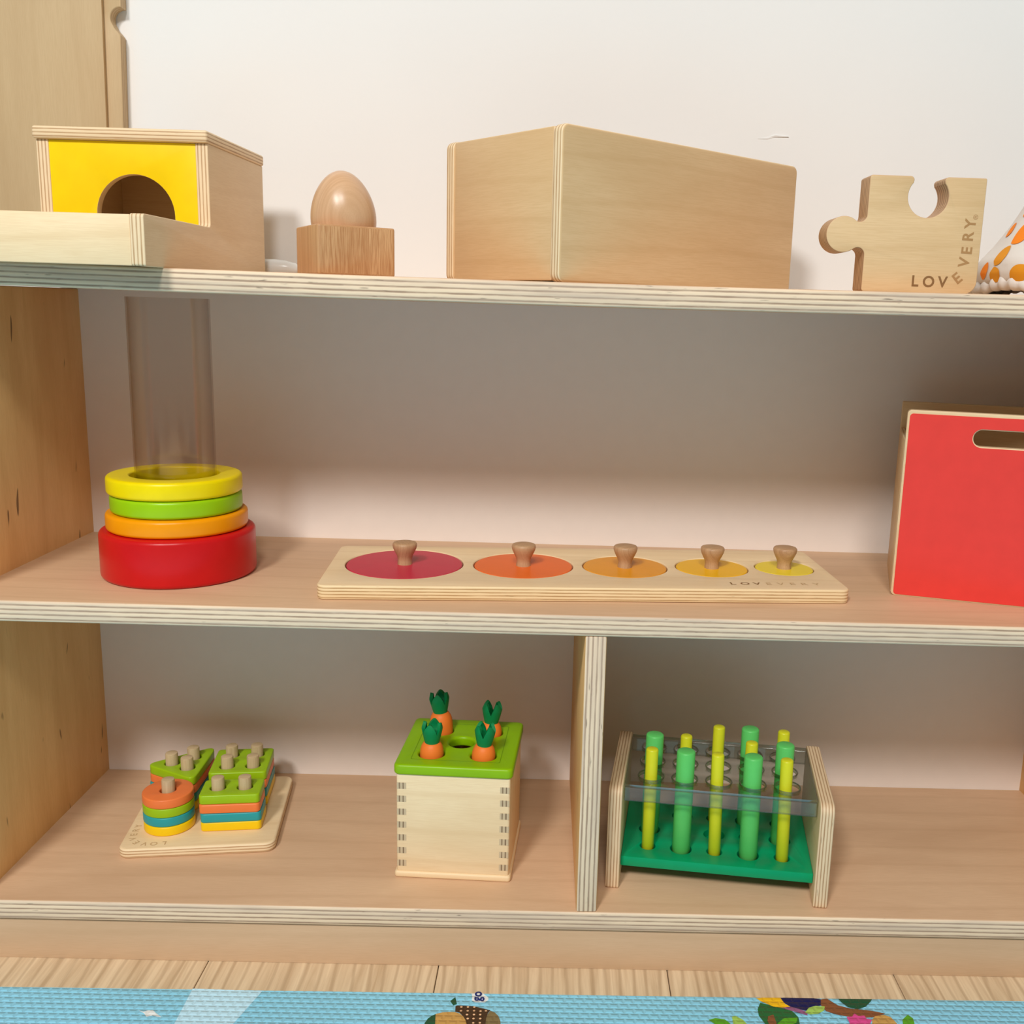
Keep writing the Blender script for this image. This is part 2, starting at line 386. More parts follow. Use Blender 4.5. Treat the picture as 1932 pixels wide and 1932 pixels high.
for x0, x1 in ((-T, 0), (XR, XR+T)):
    obj('side_panel', finish(rbox(x0, x1, 0, 0.285, 0, ZT-T-0.0005, 0.0015), ['panel_birch', 'shelf_edge'], 'ZYX'), shelf)
me = finish(rbox(0, 0.018, 0, D-0.001, ZB, ZM-T, 0.0018), ['panel_birch', 'shelf_edge'], 'ZYX')
obj('divider', me, shelf, (0.5171, 0.0004, 0), (0, 0, math.radians(1.0)))
obj('back_panel', finish(rbox(-T, XR+T, D, D+0.004, 0.03, ZT-T-0.0002, 0), ['white_laminate']), shelf)
obj('plinth', finish(rbox(0, XR, 0.004, 0.020, 0.0, ZB-T, 0.0008), ['plinth_birch', 'shelf_edge'], 'XZY'), shelf)

# ------------------------------------------------------------------ top shelf: tunnel box with yellow front
zb = ztop(0.19)
H = thing('ball_drop_box', (0.1839, -0.030, zb), math.radians(-2.0), 'wooden toy box with bright yellow arched front and open tray, hanging over shelf edge', 'toy box')
Wd, Ls, Lh, ht, hh, tw = 0.146, 0.2705, 0.130, 0.0374, 0.1055, 0.0105
prof = rpoly([(0, 0), (Ls, 0), (Ls, hh), (Lh, hh), (Lh, ht), (0, ht)], [0.002, 0.002, 0.001, 0.001, 0.004, 0.003])
for k, x1 in enumerate((0.0, -Wd+tw)):
    me = prism([prof], tw, 0.0008)              # drawn in (y,z), thickness along x
    me = xf(me, Matrix(((0, 0, 1, x1-tw), (1, 0, 0, 0), (0, 1, 0, 0), (0, 0, 0, 1))))
    obj('side_wall', finish(me, ['toy_birch', 'toy_edge'], 'YZX'), H)
obj('tray_front', finish(rbox(-Wd+tw, -tw, 0.0006, tw, 0, ht-0.0008, 0.001), ['pale_birch', 'toy_edge'], 'XZY'), H)
obj('tray_floor', finish(rbox(-Wd+tw, -tw, tw, Ls-tw, 0.004, 0.009, 0), ['toy_birch'], 'XYZ'), H)
x0, x1 = -Wd+tw, -tw
acx, ar = (x0+x1)/2+0.009, 0.0335
arch = [(acx-ar, 0.0085)]+[(acx+ar*math.cos(math.pi-math.pi*i/24), 0.0455+ar*1.0*math.sin(math.pi*i/24)) for i in range(25)]+[(acx+ar, 0.0085)]
outer = [(x0, 0.006), (x1, 0.006), (x1, hh-0.0002), (x0, hh-0.0002)]
me = stand(prism([outer, arch], 0.008, 0.0003), Lh+0.0085)
for v in me.vertices: v.co.x = v.co.x
obj('front_wall', finish(me, ['yellow_panel', 'toy_birch'], 'XZY'), H)
obj('back_wall', finish(rbox(x0, x1, Ls-tw, Ls-0.0006, 0, hh-0.0002, 0.0005), ['toy_birch', 'toy_edge'], 'XZY'), H)
obj('roof', finish(rbox(-Wd-0.0012, 0.0012, Lh-0.004, Ls+0.001, hh, hh+0.0102, 0.0022, 3), ['toy_birch', 'toy_edge'], 'XYZ'), H)

# ------------------------------------------------------------------ egg and cup
S = 0.063; a = math.radians(29.1); kx, ky = 0.3005, 0.0090
cx = kx+S/2*(math.cos(a)-math.sin(a)); cy = ky+S/2*(math.sin(a)+math.cos(a)); zb = ztop(cx)
cup = thing('egg_cup', (cx, cy, zb), a, 'square beech block cup holding the wooden egg', 'egg cup')
me = join([prism([rrect(-S/2, S/2, -S/2, S/2, 0.003), circ(0, 0, 0.0245, 48)], 0.038, 0.0016), prism([circ(0, 0, 0.0246, 48)], 0.010, 0, 0, z0=0.002)])
obj('block', finish(me, ['beech'], 'ZXY'), cup)
eg = []
for i in range(33):
    t = math.pi*i/32; r = 0.0258*math.sin(t)*(1+0.13*math.cos(t)); eg.append((max(r, 1e-5), -0.0335*math.cos(t)))
egg = finish(lathe(eg, 56, False, False), ['egg_wood'], 'ZXY', ang=80)
tag(obj('wooden_egg', egg, None, (cx-0.001, cy, zb+0.0125+0.0362), (math.radians(2), math.radians(-3), 0.4)), 'smooth polished wooden egg sitting in the square block', 'egg')

# ------------------------------------------------------------------ large open wooden box
a = math.radians(40.8); L1, L2, hb = 0.2915, 0.1540, 0.1170; zb = ztop(0.55); tw = 0.0115
B = thing('wooden_box', (0.4870, 0.0020, zb), a, 'large plain birch box turned corner first on the top shelf', 'box')
for y0 in (0.0, L2-tw):
    me = stand(prism([rrect(0, L1, 0, hb, 0.0065)], tw, 0.0022, 3), y0+tw)
    obj('long_panel', finish(me, ['box_birch', 'toy_edge'], 'XZY'), B)
for x0 in (0.0012, L1-tw-0.0012):
    obj('end_panel', finish(rbox(x0, x0+tw, tw-0.0003, L2-tw+0.0003, 0.0012, hb-0.0012, 0.0016), ['box_birch', 'toy_edge'], 'YZX'), B)
obj('bottom_panel', finish(rbox(tw+0.001, L1-tw-0.001, tw, L2-tw, 0.004, 0.009, 0), ['box_birch'], 'XYZ'), B)

# ------------------------------------------------------------------ standing jigsaw piece
zb = ztop(0.77); pw, ph, pt = 0.0913, 0.0884, 0.0255
J = thing('puzzle_piece', (0.7268, 0.020, zb), 0, 'thick wooden jigsaw piece standing upright with lettering round its corner', 'puzzle piece')
def arc(cx, cy, r, a0, a1, n=14): return [(cx+r*math.cos(math.radians(a0+(a1-a0)*i/n)), cy+r*math.sin(math.radians(a0+(a1-a0)*i/n))) for i in range(n+1)]
hx, hz, hr = 0.0466, ph-0.0150, 0.0160
kx, kz, kr = -0.0172, 0.0432, 0.0138
out = []
out += arc(0.0022, 0.0022, 0.0022, 180, 270, 4)
out += arc(pw-0.010, 0.010, 0.010, 270, 360, 8)
out += arc(pw-0.0012, ph-0.0012, 0.0012, 0, 90, 3)
out += arc(hx+0.0150, ph-0.0030, 0.0030, 90, 205, 7)
out += arc(hx, hz, hr, 40, -220, 30)
out += arc(hx-0.0150, ph-0.0030, 0.0030, -25, 90, 7)
out += arc(0.0022, ph-0.0022, 0.0022, 90, 180, 4)
out += arc(-0.0055, kz+0.0152, 0.0055, 0, -105, 8)
out += arc(kx, kz, kr, 52, 308, 30)
out += arc(-0.0055, kz-0.0152, 0.0055, 105, 0, 8)
me = stand(prism([out], pt, 0.0006, 2), pt)
jb = obj('body', finish(me, ['box_birch', 'piece_edge'], 'XZY'), J)
its = [('L', .0424, .0092, 0), ('O', .0530, .0090, 0), ('V', .0642, .0090, 0)]
me = lettering(its, 0.0118, 'engraved_dark', 0.025); obj('engraved_lettering', xf(me, tr(0, -0.0001, 0) @ UPX), jb, label='brown engraved capital letters')
its = [('E', .0755, .0124, 42), ('V', .0796, .0246, 84), ('E', .0808, .0338, 88), ('R', .0806, .0448, 88), ('Y', .0814, .0540, 88)]
me = lettering(its, 0.0118, 'engraved', 0.025); obj('engraved_lettering', xf(me, tr(0, -0.0001, 0) @ UPX), jb, label='brown engraved capital letters climbing the edge')
obj('engraved_mark', xf(lettering([('\u00ae', .0851, .0592, 90)], 0.0052, 'engraved', 0.0), tr(0, -0.0001, 0) @ UPX), jb)

# ------------------------------------------------------------------ cloth bag with orange leaves
bx, by = 0.947, 0.105; zb = ztop(bx)
bag = thing('cloth_bag', (bx, by, zb), 0, 'white cloth bag printed with orange leaves at the end of the top shelf', 'cloth bag')
def bagp(th, t, off=0.0):
    prof_ = [(0.0, 0.088), (0.06, 0.0905), (0.14, 0.0885), (0.25, 0.077), (0.40, 0.0645), (0.55, 0.054), (0.70, 0.043), (0.83, 0.031), (0.93, 0.018), (1.0, 0.002)]
    for (t0, r0), (t1, r1) in zip(prof_, prof_[1:]):
        if t <= t1:
            u = (t-t0)/(t1-t0); r = r0+(r1-r0)*u; break
    r *= 1+0.018*math.sin(3*th+1.3)+0.014*math.sin(7*th+9*t)*(1-t)
    return ((r+off)*math.cos(th), (r+off)*math.sin(th)*0.95, 0.011+0.132*t+off*0.4)
bm = bmesh.new(); nt_, nh = 72, 36; rings = []
for j in range(nh+1):
    rings.append([bm.verts.new(bagp(2*math.pi*i/nt_, j/nh)) for i in range(nt_)])
for a_, b_ in zip(rings, rings[1:]):
    for i in range(nt_): bm.faces.new((a_[i], a_[(i+1) % nt_], b_[(i+1) % nt_], b_[i]))
bm.faces.new(rings[0][::-1])
bb = obj('bag_body', finish(from_bm(bm), ['cloth_white'], ang=80), bag)
# gathered hem: a crumpled roll round the bottom
bm = bmesh.new(); n1, n2 = 140, 10; rings = []
for i in range(n1):
    th = 2*math.pi*i/n1; R = 0.0845+0.004*math.sin(5*th+0.6)+0.0012*math.sin(41*th); rr = 0.0058+0.0009*math.sin(37*th)+0.0008*math.sin(9*th+2)
    zc = 0.0062+max(0, 0.0050*math.sin(4*th+0.4))
    rings.append([bm.verts.new(((R+rr*math.cos(p))*math.cos(th), (R+rr*math.cos(p))*math.sin(th)*0.95, max(0.0002, zc+rr*math.sin(p)))) for p in [2*math.pi*k/n2 for k in range(n2)]])
for i in range(n1):
    a_, b_ = rings[i], rings[(i+1) % n1]
    for k in range(n2): bm.faces.new((a_[k], b_[k], b_[(k+1) % n2], a_[(k+1) % n2]))
obj('gathered_hem', finish(from_bm(bm), ['cloth_white'], ang=80), bag)
def leafpatch(th0, t0, ang, ln, wd, mat):
    bm = bmesh.new(); n = 14; rows = []
    for i in range(n+1):
        u = i/n; hw = wd*math.sin(math.pi*u)**0.75; row = []
        for k in (-1, -0.5, 0, 0.5, 1):
            a_ = (u-0.5)*ln; b_ = hw*k*0.5
            da = a_*math.cos(ang)-b_*math.sin(ang); dz = a_*math.sin(ang)+b_*math.cos(ang)
            row.append(bm.verts.new(bagp(th0+da/0.08, min(0.98, max(0.0, t0+dz/0.132)), 0.0005)))
        rows.append(row)
    for a_, b_ in zip(rows, rows[1:]):
        for k in range(4): bm.faces.new((a_[k], a_[k+1], b_[k+1], b_[k]))
    return finish(from_bm(bm), [mat], ang=80)
for th, t, an, ln, wd, mt in [(-2.94, .170, 1.15, .0185, .0160, 'cloth_ochre'), (-2.96, .045, 1.9, .0150, .0150, 'cloth_ochre'), (-2.83, .315, 0.8, .0240, .0190, 'cloth_orange'), (-3.20, .345, 1.2, .0130, .0140, 'cloth_orange'),
        (-3.17, .075, 1.3, .0160, .0110, 'cloth_orange'), (-3.02, .47, 0.8, .0150, .013, 'cloth_orange'), (-2.62, .05, 0.7, .02, .015, 'cloth_ochre'), (-2.40, .08, 0.7, .02, .015, 'cloth_ochre'), (-2.1, .27, 1.0, .024, .015, 'cloth_orange'), (-1.72, .46, 0.6, .024, .015, 'cloth_orange'),
        (-1.25, .14, 0.4, .03, .015, 'cloth_ochre'), (-2.15, .62, 0.8, .024, .012, 'cloth_ochre'), (-0.9, .42, 1.3, .03, .015, 'cloth_orange'), (-0.4, .2, 0.4, .03, .015, 'cloth_ochre'), (0.4, .5, 1.0, .03, .015, 'cloth_orange'),
        (1.3, .3, 0.6, .03, .015, 'cloth_ochre'), (2.2, .4, 0.9, .03, .015, 'cloth_orange')]:
    obj('printed_leaf', leafpatch(th, t, an, ln, wd, mt), bb)

# ------------------------------------------------------------------ two tall boards at the back left
zb = ztop(0.0)
bd = thing('notched_board', (-0.0633, 0.2950, zb+0.0015), 0, 'tall birch board with a half round finger notch, standing against the wall', 'board')
o2 = [(-0.30, 0), (0.0971, 0), (0.1027, 0.2300), (0.1000, 0.2335), (0.0975, 0.2360)]+arc(0.1040, 0.2460, 0.0104, 215, 85, 12)+[(0.1047, 0.2575), (0.1090, 0.50), (-0.30, 0.50)]
me = stand(prism([o2], 0.0138, 0.0010), 0.0138)
obj('panel', finish(me, ['board_birch', 'board_edge'], 'ZXY'), bd)
bd2 = thing('plain_board', (-0.0675, 0.2900, zb+0.0015), 0, 'tall plain birch board leaning in front of the notched board', 'board')
o2 = [(-0.32, 0), (0.0875, 0), (0.0965, 0.50), (-0.32, 0.50)]
me = stand(prism([o2], 0.0046, 0.0005), 0.0046)
obj('panel', finish(me, ['board_birch', 'board_edge'], 'ZXY'), bd2)

# ------------------------------------------------------------------ small white thing behind the egg cup
wp = thing('white_adapter', (0.190, 0.270, ztop(0.19)), 0, 'small glossy white plastic adapter lying half hidden behind the egg cup', 'adapter')
bm = bmesh.new(); prof_ = [(0.001, -0.030), (0.007, -0.029), (0.0092, -0.024), (0.0095, 0.005), (0.0085, 0.016), (0.006, 0.026), (0.003, 0.030), (0.0005, 0.0305)]
me = xf(lathe(prof_, 28), tr(0, 0, 0.0096) @ rot('Y', 90)); obj('housing', finish(me, ['white_plastic'], ang=80), wp)
me = xf(lathe([(0.0005, 0.029), (0.0022, 0.0292), (0.0022, 0.038), (0.0005, 0.0385)], 16), tr(0, 0, 0.0096) @ rot('Y', 90)); obj('black_tip', finish(me, ['black_rubber']), wp)

# ------------------------------------------------------------------ middle shelf: ring stacker
rx, ry = 0.1465, 0.106
st = thing('ring_stacker', (rx, ry, ZM), 0, 'thick round red base with a tall clear plastic tube', 'ring stacker')
obj('base', finish(lathe(ringprof(0.0353, 0.0668, 0.0, 0.0425, 0.0042)+[], 72, 'loop', False), ['red_base'], ang=50), st)
obj('tube', finish(lathe([(0.0332, 0.004), (0.0345, 0.004), (0.0345, 0.2455), (0.0332, 0.2455)], 72, 'loop', False), ['tube_plastic'], ang=50), st)
for nm, z0, h, ro, ri, mt, lb, dx in (('orange', 0.0428, 0.0158, 0.0605, 0.0378, 'orange_ring', 'orange wooden ring lying directly on the red base', 0.0),
                                    ('green', 0.0588, 0.0160, 0.0562, 0.0378, 'green_ring', 'lime green wooden ring between the orange and yellow rings', 0.0),
                                    ('yellow', 0.0750, 0.0162, 0.0576, 0.0380, 'yellow_ring', 'bright yellow wooden ring on top of the stack round the clear tube', -0.001)):
    me = finish(lathe(ringprof(ri, ro, 0, h, 0.0032), 72, 'loop', False), [mt], ang=50)
    tag(obj('stacking_ring', me, None, (rx+dx, ry, ZM+z0)), lb, 'ring', 'rings stacked on the red base')

# ------------------------------------------------------------------ knobbed circle puzzle
pa = math.radians(3.66); pz = ZM+0.0003
PB = thing('puzzle_board', (0.2898, 0.0245, pz), pa, 'long birch tray for five knobbed circles on the middle shelf', 'puzzle')
dl = []
for x, y, r in ((.3521, .1055, .0526), (.46085, .1113, .0452), (.5553, .1160, .0388), (.6373, .1214, .0334), (.7069, .1274, .0270)):
    vx, vy = x-0.2898, y-0.0245
    dl.append((vx*math.cos(pa)+vy*math.sin(pa), -vx*math.sin(pa)+vy*math.cos(pa), r))
me = join([prism([rrect(0, 0.4615, 0, 0.1445, 0.008)]+[circ(x, y, r+0.0010, 72) for x, y, r in dl], 0.0125, 0.0012)]+[prism([circ(x, y, r+0.0012, 72)], 0.0030, 0, 0, z0=0.0005) for x, y, r in dl])
pt_ = obj('tray', finish(me, ['pale_birch', 'puzzle_edge'], 'XYZ'), PB)
its = [(c, 0.3605+i*0.0108, 0.0185, 0) for i, c in enumerate('LOVEVERY')]
obj('engraved_lettering', xf(lettering(its[:3], 0.0105, 'engraved_dark', 0.02), tr(0, 0, 0.0126)), pt_, label='brown engraved capital letters')
obj('engraved_lettering', xf(lettering(its[3:], 0.0105, 'engraved_faint', 0.01), tr(0, 0, 0.0126)), pt_, label='faint engraved capital letters')
kp = [(0.0068, 0.0), (0.0064, 0.003), (0.0063, 0.005), (0.0072, 0.0080), (0.0090, 0.0115), (0.0106, 0.0150), (0.0112, 0.0178), (0.0110, 0.0192), (0.0102, 0.0202), (0.0088, 0.0206), (0.0001, 0.0207)]
kme = finish(lathe(kp, 40, True, False), ['knob_wood'], 'ZXY', ang=50)
for (x, y, r), mt, lb in zip(dl, ('disc_red', 'disc_orange', 'disc_amber', 'disc_gold', 'disc_yellow'),
        ('largest raspberry red circle with a wooden knob in the puzzle tray', 'orange circle with a wooden knob, next to the largest red one', 'amber circle with a wooden knob in the middle of the puzzle tray',
         'golden yellow circle with a wooden knob, second smallest in the tray', 'smallest lemon yellow circle with a wooden knob in the puzzle tray')):
    X = 0.2898+x*math.cos(pa)-y*math.sin(pa); Y = 0.0245+x*math.sin(pa)+y*math.cos(pa)
    d = thing('knobbed_circle', (X, Y, pz+0.0037), random.uniform(0, 6), lb, 'puzzle circle', 'knobbed circles in the puzzle tray')
    obj('disc', finish(lathe([(r-0.0006, 0), (r, 0.0006), (r, 0.0078), (r-0.0006, 0.0084)], 72), [mt], ang=30), d)
    obj('knob', kme, d, (0, 0, 0.0084))

# ------------------------------------------------------------------ red crate
RB = thing('red_crate', (0.7973, 0.0887, ZM), math.radians(-16.3), 'open plywood crate with a coral red front and slot handle', 'crate')
rw, rh, rd, tw = 0.26, 0.169, 0.128, 0.010
slot = rrect(0.0561, 0.0561+0.142, 0.1400, 0.1548, 0.0072, 8)
me = stand(prism([rrect(0, rw, 0, rh, 0.0035), slot], tw, 0.0008), tw)
fp = obj('front_panel', finish(me, ['toy_birch', 'toy_edge'], 'XZY'), RB)
slot2 = rrect(0.0561-0.0008, 0.0561+0.1428, 0.1392, 0.1556, 0.0080, 8)
me = stand(prism([rrect(0.0020, rw-0.002, 0.0012, rh-0.0030, 0.0030), slot2], 0.0005, 0.0001, 0), 0.0)
obj('red_face', finish(me, ['red_face'], 'XZY'), fp)
obj('back_panel', finish(rbox(0.0, rw, rd-tw, rd, 0, rh-0.002, 0.0012), ['box_birch', 'toy_edge'], 'XZY'), RB)
for x0 in (-0.0004, rw-tw+0.0004): obj('side_panel', finish(rbox(x0, x0+tw, tw, rd-tw, 0, 0.141, 0.001), ['box_birch', 'toy_edge'], 'YZX'), RB)
obj('bottom_panel', finish(rbox(tw, rw-tw, tw, rd-tw, 0.002, 0.008, 0), ['box_birch'], 'XYZ'), RB)

# ------------------------------------------------------------------ geometric stacker
ga = math.radians(7.6); GO = (0.0886, 0.0684)
def gw(x, y): return (GO[0]+x*math.cos(ga)-y*math.sin(ga), GO[1]+x*math.sin(ga)+y*math.cos(ga))
G = thing('stacker_board', (GO[0], GO[1], ZB), ga, 'square birch peg board carrying four stacks of coloured shapes', 'peg board')
BT = 0.0098; PT = 0.00935
gb = obj('board', finish(prism([rrect(0, 0.1425, 0, 0.1425, 0.010)], BT, 0.0022, 3), ['pale_birch', 'geo_edge'], 'XYZ'), G)
pegs = [(.0375, .0445), (.0840, .0445), (.1095, .0445), (.0840, .0920), (.1095, .0920), (.0840, .1180), (.1095, .1180), (.0268, .1045), (.0445, .0925), (.0455, .1165)]
pgm = finish(lathe([(0.0061, 0), (0.0061, 0.0475), (0.0058, 0.0486), (0.0050, 0.0490), (0.0001, 0.0490)], 28, True, False), ['peg_wood'], 'ZXY', ang=40)
for x, y in pegs: obj('peg', pgm, G, (x, y, BT-0.0005))
its = [('L', .0400, .0090, 180), ('O', .0310, .0086, 176), ('V', .0225, .0092, 168), ('E', .0140, .0125, 140), ('V', .0092, .0195, 115), ('E', .0080, .0275, 95), ('R', .0078, .0360, 90), ('Y', .0080, .0440, 90)]
obj('engraved_lettering', xf(lettering(its, 0.0088, 'engraved_faint', 0.012), tr(0, 0, BT+0.00012)), gb, label='faint engraved capital letters round the corner')
shapes = dict(
    circle=([circ(.0375, .0445, .0236, 56)], [0]),
    rectangle=([rrect(.0690, .1260, .0265, .0615, .004)], [1, 2]),
    square=([rrect(.0680, .1250, .0755, .1325, .004)], [3, 4, 5, 6]),
    triangle=([rpoly([(.0005, .1030), (.0640, .1430), (.0560, .0640)], .0075, 6)], [7, 8, 9]))
order = dict(circle=['geo_yellow', 'geo_teal', 'geo_green', 'geo_orange'], rectangle=['geo_yellow', 'geo_teal', 'geo_orange', 'geo_green'],
             square=['geo_yellow', 'geo_teal', 'geo_orange', 'geo_green'], triangle=['geo_yellow', 'geo_teal', 'geo_orange', 'geo_green'])
cname = dict(geo_yellow='yellow', geo_teal='teal', geo_green='lime green', geo_orange='orange')
lname = ['bottom', 'second from bottom', 'second from top', 'top']
place = dict(circle='front left', rectangle='front right', square='back right', triangle='back left')
for sh, (loops, pk) in shapes.items():
    for k, mt in enumerate(order[sh]):
        jx, jy = random.uniform(-.0005, .0005), random.uniform(-.0005, .0005)
        cxm = sum(p[0] for p in loops[0])/len(loops[0]); cym = sum(p[1] for p in loops[0])/len(loops[0])
        lp = [[(x-cxm, y-cym) for x, y in loops[0]]]+[circ(pegs[q][0]-cxm, pegs[q][1]-cym, 0.0076, 28) for q in pk]
        me = finish(prism(lp, PT-0.0001, 0.0013, 2), [mt], ang=45)
        X, Y = gw(cxm+jx, cym+jy)
        tag(obj('stacking_'+sh, me, None, (X, Y, ZB+BT+0.0001+k*PT), (0, 0, ga+random.uniform(-.012, .012))),
            '%s wooden %s, %s of the %s stack on the peg board' % (cname[mt], sh, lname[k], place[sh]), 'block', 'blocks stacked on the peg board')

# ------------------------------------------------------------------ carrot box
ca = math.radians(-2.98)
CB = thing('carrot_box', (0.3503, 0.0491, ZB), ca, 'pale birch cube box with a green lid holding wooden carrots', 'toy box')
cs = 0.1070
def cw(x, y): return (0.3503+x*math.cos(ca)-y*math.sin(ca), 0.0491+x*math.sin(ca)+y*math.cos(ca))
obj('base_plate', finish(prism([rrect(0, cs, 0, cs, 0.003)], 0.0062, 0.0020, 3), ['pale_birch'], 'XYZ'), CB)
cbb = obj('box_body', finish(prism([rrect(0.0018, cs-0.0018, 0.0018, cs-0.0018, 0.0022), rrect(0.010, cs-0.010, 0.010, cs-0.010, 0.001)], 0.0958, 0.0004, z0=0.0062), ['pale_birch'], 'XZY'), CB)
obj('box_floor', finish(rbox(0.009, cs-0.009, 0.009, cs-0.009, 0.0060, 0.009, 0), ['pale_birch'], 'XYZ'), CB)
jme = finish(rbox(-0.0042, 0.0042, -0.00015, 0.0004, -0.0030, 0.0030, 0), ['joint_grain'], 'ZYX', smooth=False)
for k in range(7):
    for xj in (0.0066, cs-0.0066): obj('finger_joint', jme, cbb, (xj, 0.0018, 0.0140+k*0.01275))
holes = [(.0295, .0275), (.0775, .0275), (.0295, .0795), (.0775, .0795), (.0535, .0535)]
me = prism([rrect(-0.0005, cs+0.0005, -0.0005, cs+0.0005, 0.0055)]+[circ(x, y, 0.0119, 40) for x, y in holes], 0.0098, 0.0024, 3, z0=0.1018)
ld_ = obj('lid', finish(me, ['lid_green'], ang=45), CB)
me = prism([rrect(0.0125, cs-0.0125, 0.0125, cs-0.0125, 0.002), rrect(0.0132, cs-0.0132, 0.0132, cs-0.0132, 0.002)], 0.0002, 0, 0, z0=0.1115)
paint('lid_line', srgb(108, 150, 2), 0.5)
obj('lid_groove', finish(me, ['lid_line'], smooth=False), ld_)
carp = [(0.0030, -0.050), (0.0060, -0.047), (0.0090, -0.025), (0.0106, -0.006), (0.0109, 0.001), (0.0106, 0.0050), (0.0096, 0.0085), (0.0080, 0.0112), (0.0060, 0.0128), (0.0001, 0.0132)]
crm = finish(lathe(carp, 40, True, False), ['carrot_orange'], ang=60)
def leaftop(lobes, phase):
    bm = bmesh.new(); n = 112; rings = []
    def rim(th): 
        c = 0.5+0.5*math.cos(lobes*(th-phase)); return 0.0092+0.0112*c**0.42
    prof_ = [0.0, 0.15, 0.35, 0.55, 0.75, 0.9, 1.0]
    def rad(z): return 0.0066+0.0031*min(1, max(0, (z-0.001)/0.013))**0.8-(0.0014*max(0, z-0.015)/0.005)
    outer_, inner_ = [], []
    for s in prof_:
        outer_.append([(rad(rim(th)*s), rim(th)*s, th) for th in [2*math.pi*i/n for i in range(n)]])
    for s in reversed(prof_[1:]):
        inner_.append([(max(0.0012, rad(rim(th)*s)-0.0030-0.003*(1-s)), max(0.006, rim(th)*s-0.0006), th) for th in [2*math.pi*i/n for i in range(n)]])
    for rg in outer_+inner_: rings.append([bm.verts.new((r*math.cos(t), r*math.sin(t), z)) for r, z, t in rg])
    for a_, b_ in zip(rings, rings[1:]):
        for i in range(n): bm.faces.new((a_[i], a_[(i+1) % n], b_[(i+1) % n], b_[i]))
    bm.faces.new(rings[0][::-1]); bm.faces.new(rings[-1])
    return finish(from_bm(bm), ['leaf_green'], ang=50)
for (hx_, hy_), up_, lob, ph_, lean, lb in zip(holes[:4], (0.0, -0.0005, 0.0075, -0.0010), (4, 4, 4, 4), (-1.66, -0.86, -1.60, -0.80), ((2, 1), (1, 3), (0, -5), (-2, 3)),
        ('wooden carrot in the front left hole with four pointed green leaves', 'wooden carrot in the front right hole with a deep V in its leaves',
         'wooden carrot in the back left hole, sticking up highest', 'wooden carrot in the back right hole with a two pronged green top')):
    X, Y = cw(hx_, hy_)
    c = thing('wooden_carrot', (X, Y, ZB+0.1116+up_-0.001), ca, lb, 'carrot', 'carrots in the green lid')
    c.rotation_euler = (math.radians(lean[0]), math.radians(lean[1]), ca)
    obj('root', crm, c); obj('leaf_top', leaftop(lob, ph_), c, (0, 0, 0.0118))

# ------------------------------------------------------------------ peg rack
ra = math.radians(-7.77); RO = (0.5439, 0.0392); RW, RD, RH = 0.199, 0.134, 0.0985
R = thing('peg_rack', (RO[0], RO[1], ZB), ra, 'peg rack with plywood ends, green base and clear acrylic top', 'peg rack')
def rwp(x, y): return (RO[0]+x*math.cos(ra)-y*math.sin(ra), RO[1]+x*math.sin(ra)+y*math.cos(ra))
for x0 in (0.0, RW-0.0125):
    me = prism([rpoly([(0, 0), (RD, 0), (RD, RH), (0, RH)], [0.003, 0.003, 0.010, 0.010], 6)], 0.0125, 0.0014, 2)
    me = xf(me, Matrix(((0, 0, 1, x0), (1, 0, 0, 0), (0, 1, 0, 0), (0, 0, 0, 1))))
    obj('side_panel', finish(me, ['toy_birch', 'rack_edge'], 'YZX'), R)
cols = [0.0362, 0.0672, 0.0982, 0.1292, 0.1602]; rows = [0.0345, 0.0660, 0.0975]
pat = [['y', 'g', 'y', 'g', 'y'], ['g', 'y', 'g', 'y', 'g'], ['y', 'y', 'y', 'g', 'y']]
rad = dict(y=0.0057, g=0.0084)
X0, X1 = 0.0127, RW-0.0127
loops = [rrect(X0, X1, 0.0115, 0.1205, 0.0005, 2)]
for j, y in enumerate(rows):
    for i, x in enumerate(cols): loops.append(circ(x, y, rad['g' if (i+j) % 2 else 'y']+0.0016 if not (j == 1 and i == 2) else 0.0100, 32))
me = join([prism(loops, 0.0093, 0.0006, 1, z0=0.0173), prism([rrect(X0+0.004, X1-0.004, 0.0155, 0.1165, 0.0005, 2)], 0.0020, 0, 0, z0=0.0176)])
obj('base_board', finish(me, ['rack_green'], ang=30), R)
lt = [rrect(X0+0.0004, X1-0.0004, 0.0145, 0.1255, 0.0008, 2)]+[circ(x, y, 0.0113, 40) for y in rows for x in cols]
ct = obj('clear_top', finish(prism(lt, 0.0030, 0.0005, 1, z0=0.0938), ['acrylic', 'acrylic_edge'], 'XYZ', ang=30), R)
for y0 in (0.0145, 0.1225):
    obj('clear_flange', finish(rbox(X0+0.0006, X1-0.0006, y0, y0+0.003, 0.0800, 0.0936, 0.0005, 1), ['acrylic', 'acrylic_edge'], 'XZY', ang=30), R)
rgm = finish(lathe([(0.0113, 0), (0.0122, 0), (0.0124, 0.0006), (0.0122, 0.0012), (0.0113, 0.0012)], 40, 'loop', False), ['acrylic_edge'], ang=40)
for y in rows:
    for x in cols: obj('hole_collar', rgm, ct, (x, y, 0.0969))
def pegmesh(r, h, mt): return finish(lathe([(r-0.0012, 0), (r, 0.0012), (r, h-0.0016), (r-0.0005, h-0.0006), (r-0.0016, h), (0.0001, h)], 36, True, False), [mt], ang=50)
pm = dict(y=pegmesh(rad['y'], 0.1045, 'peg_yellow'), g=pegmesh(rad['g'], 0.1050, 'peg_green'))
ord_ = ['leftmost', 'second from the left', 'middle', 'fourth from the left', 'rightmost']
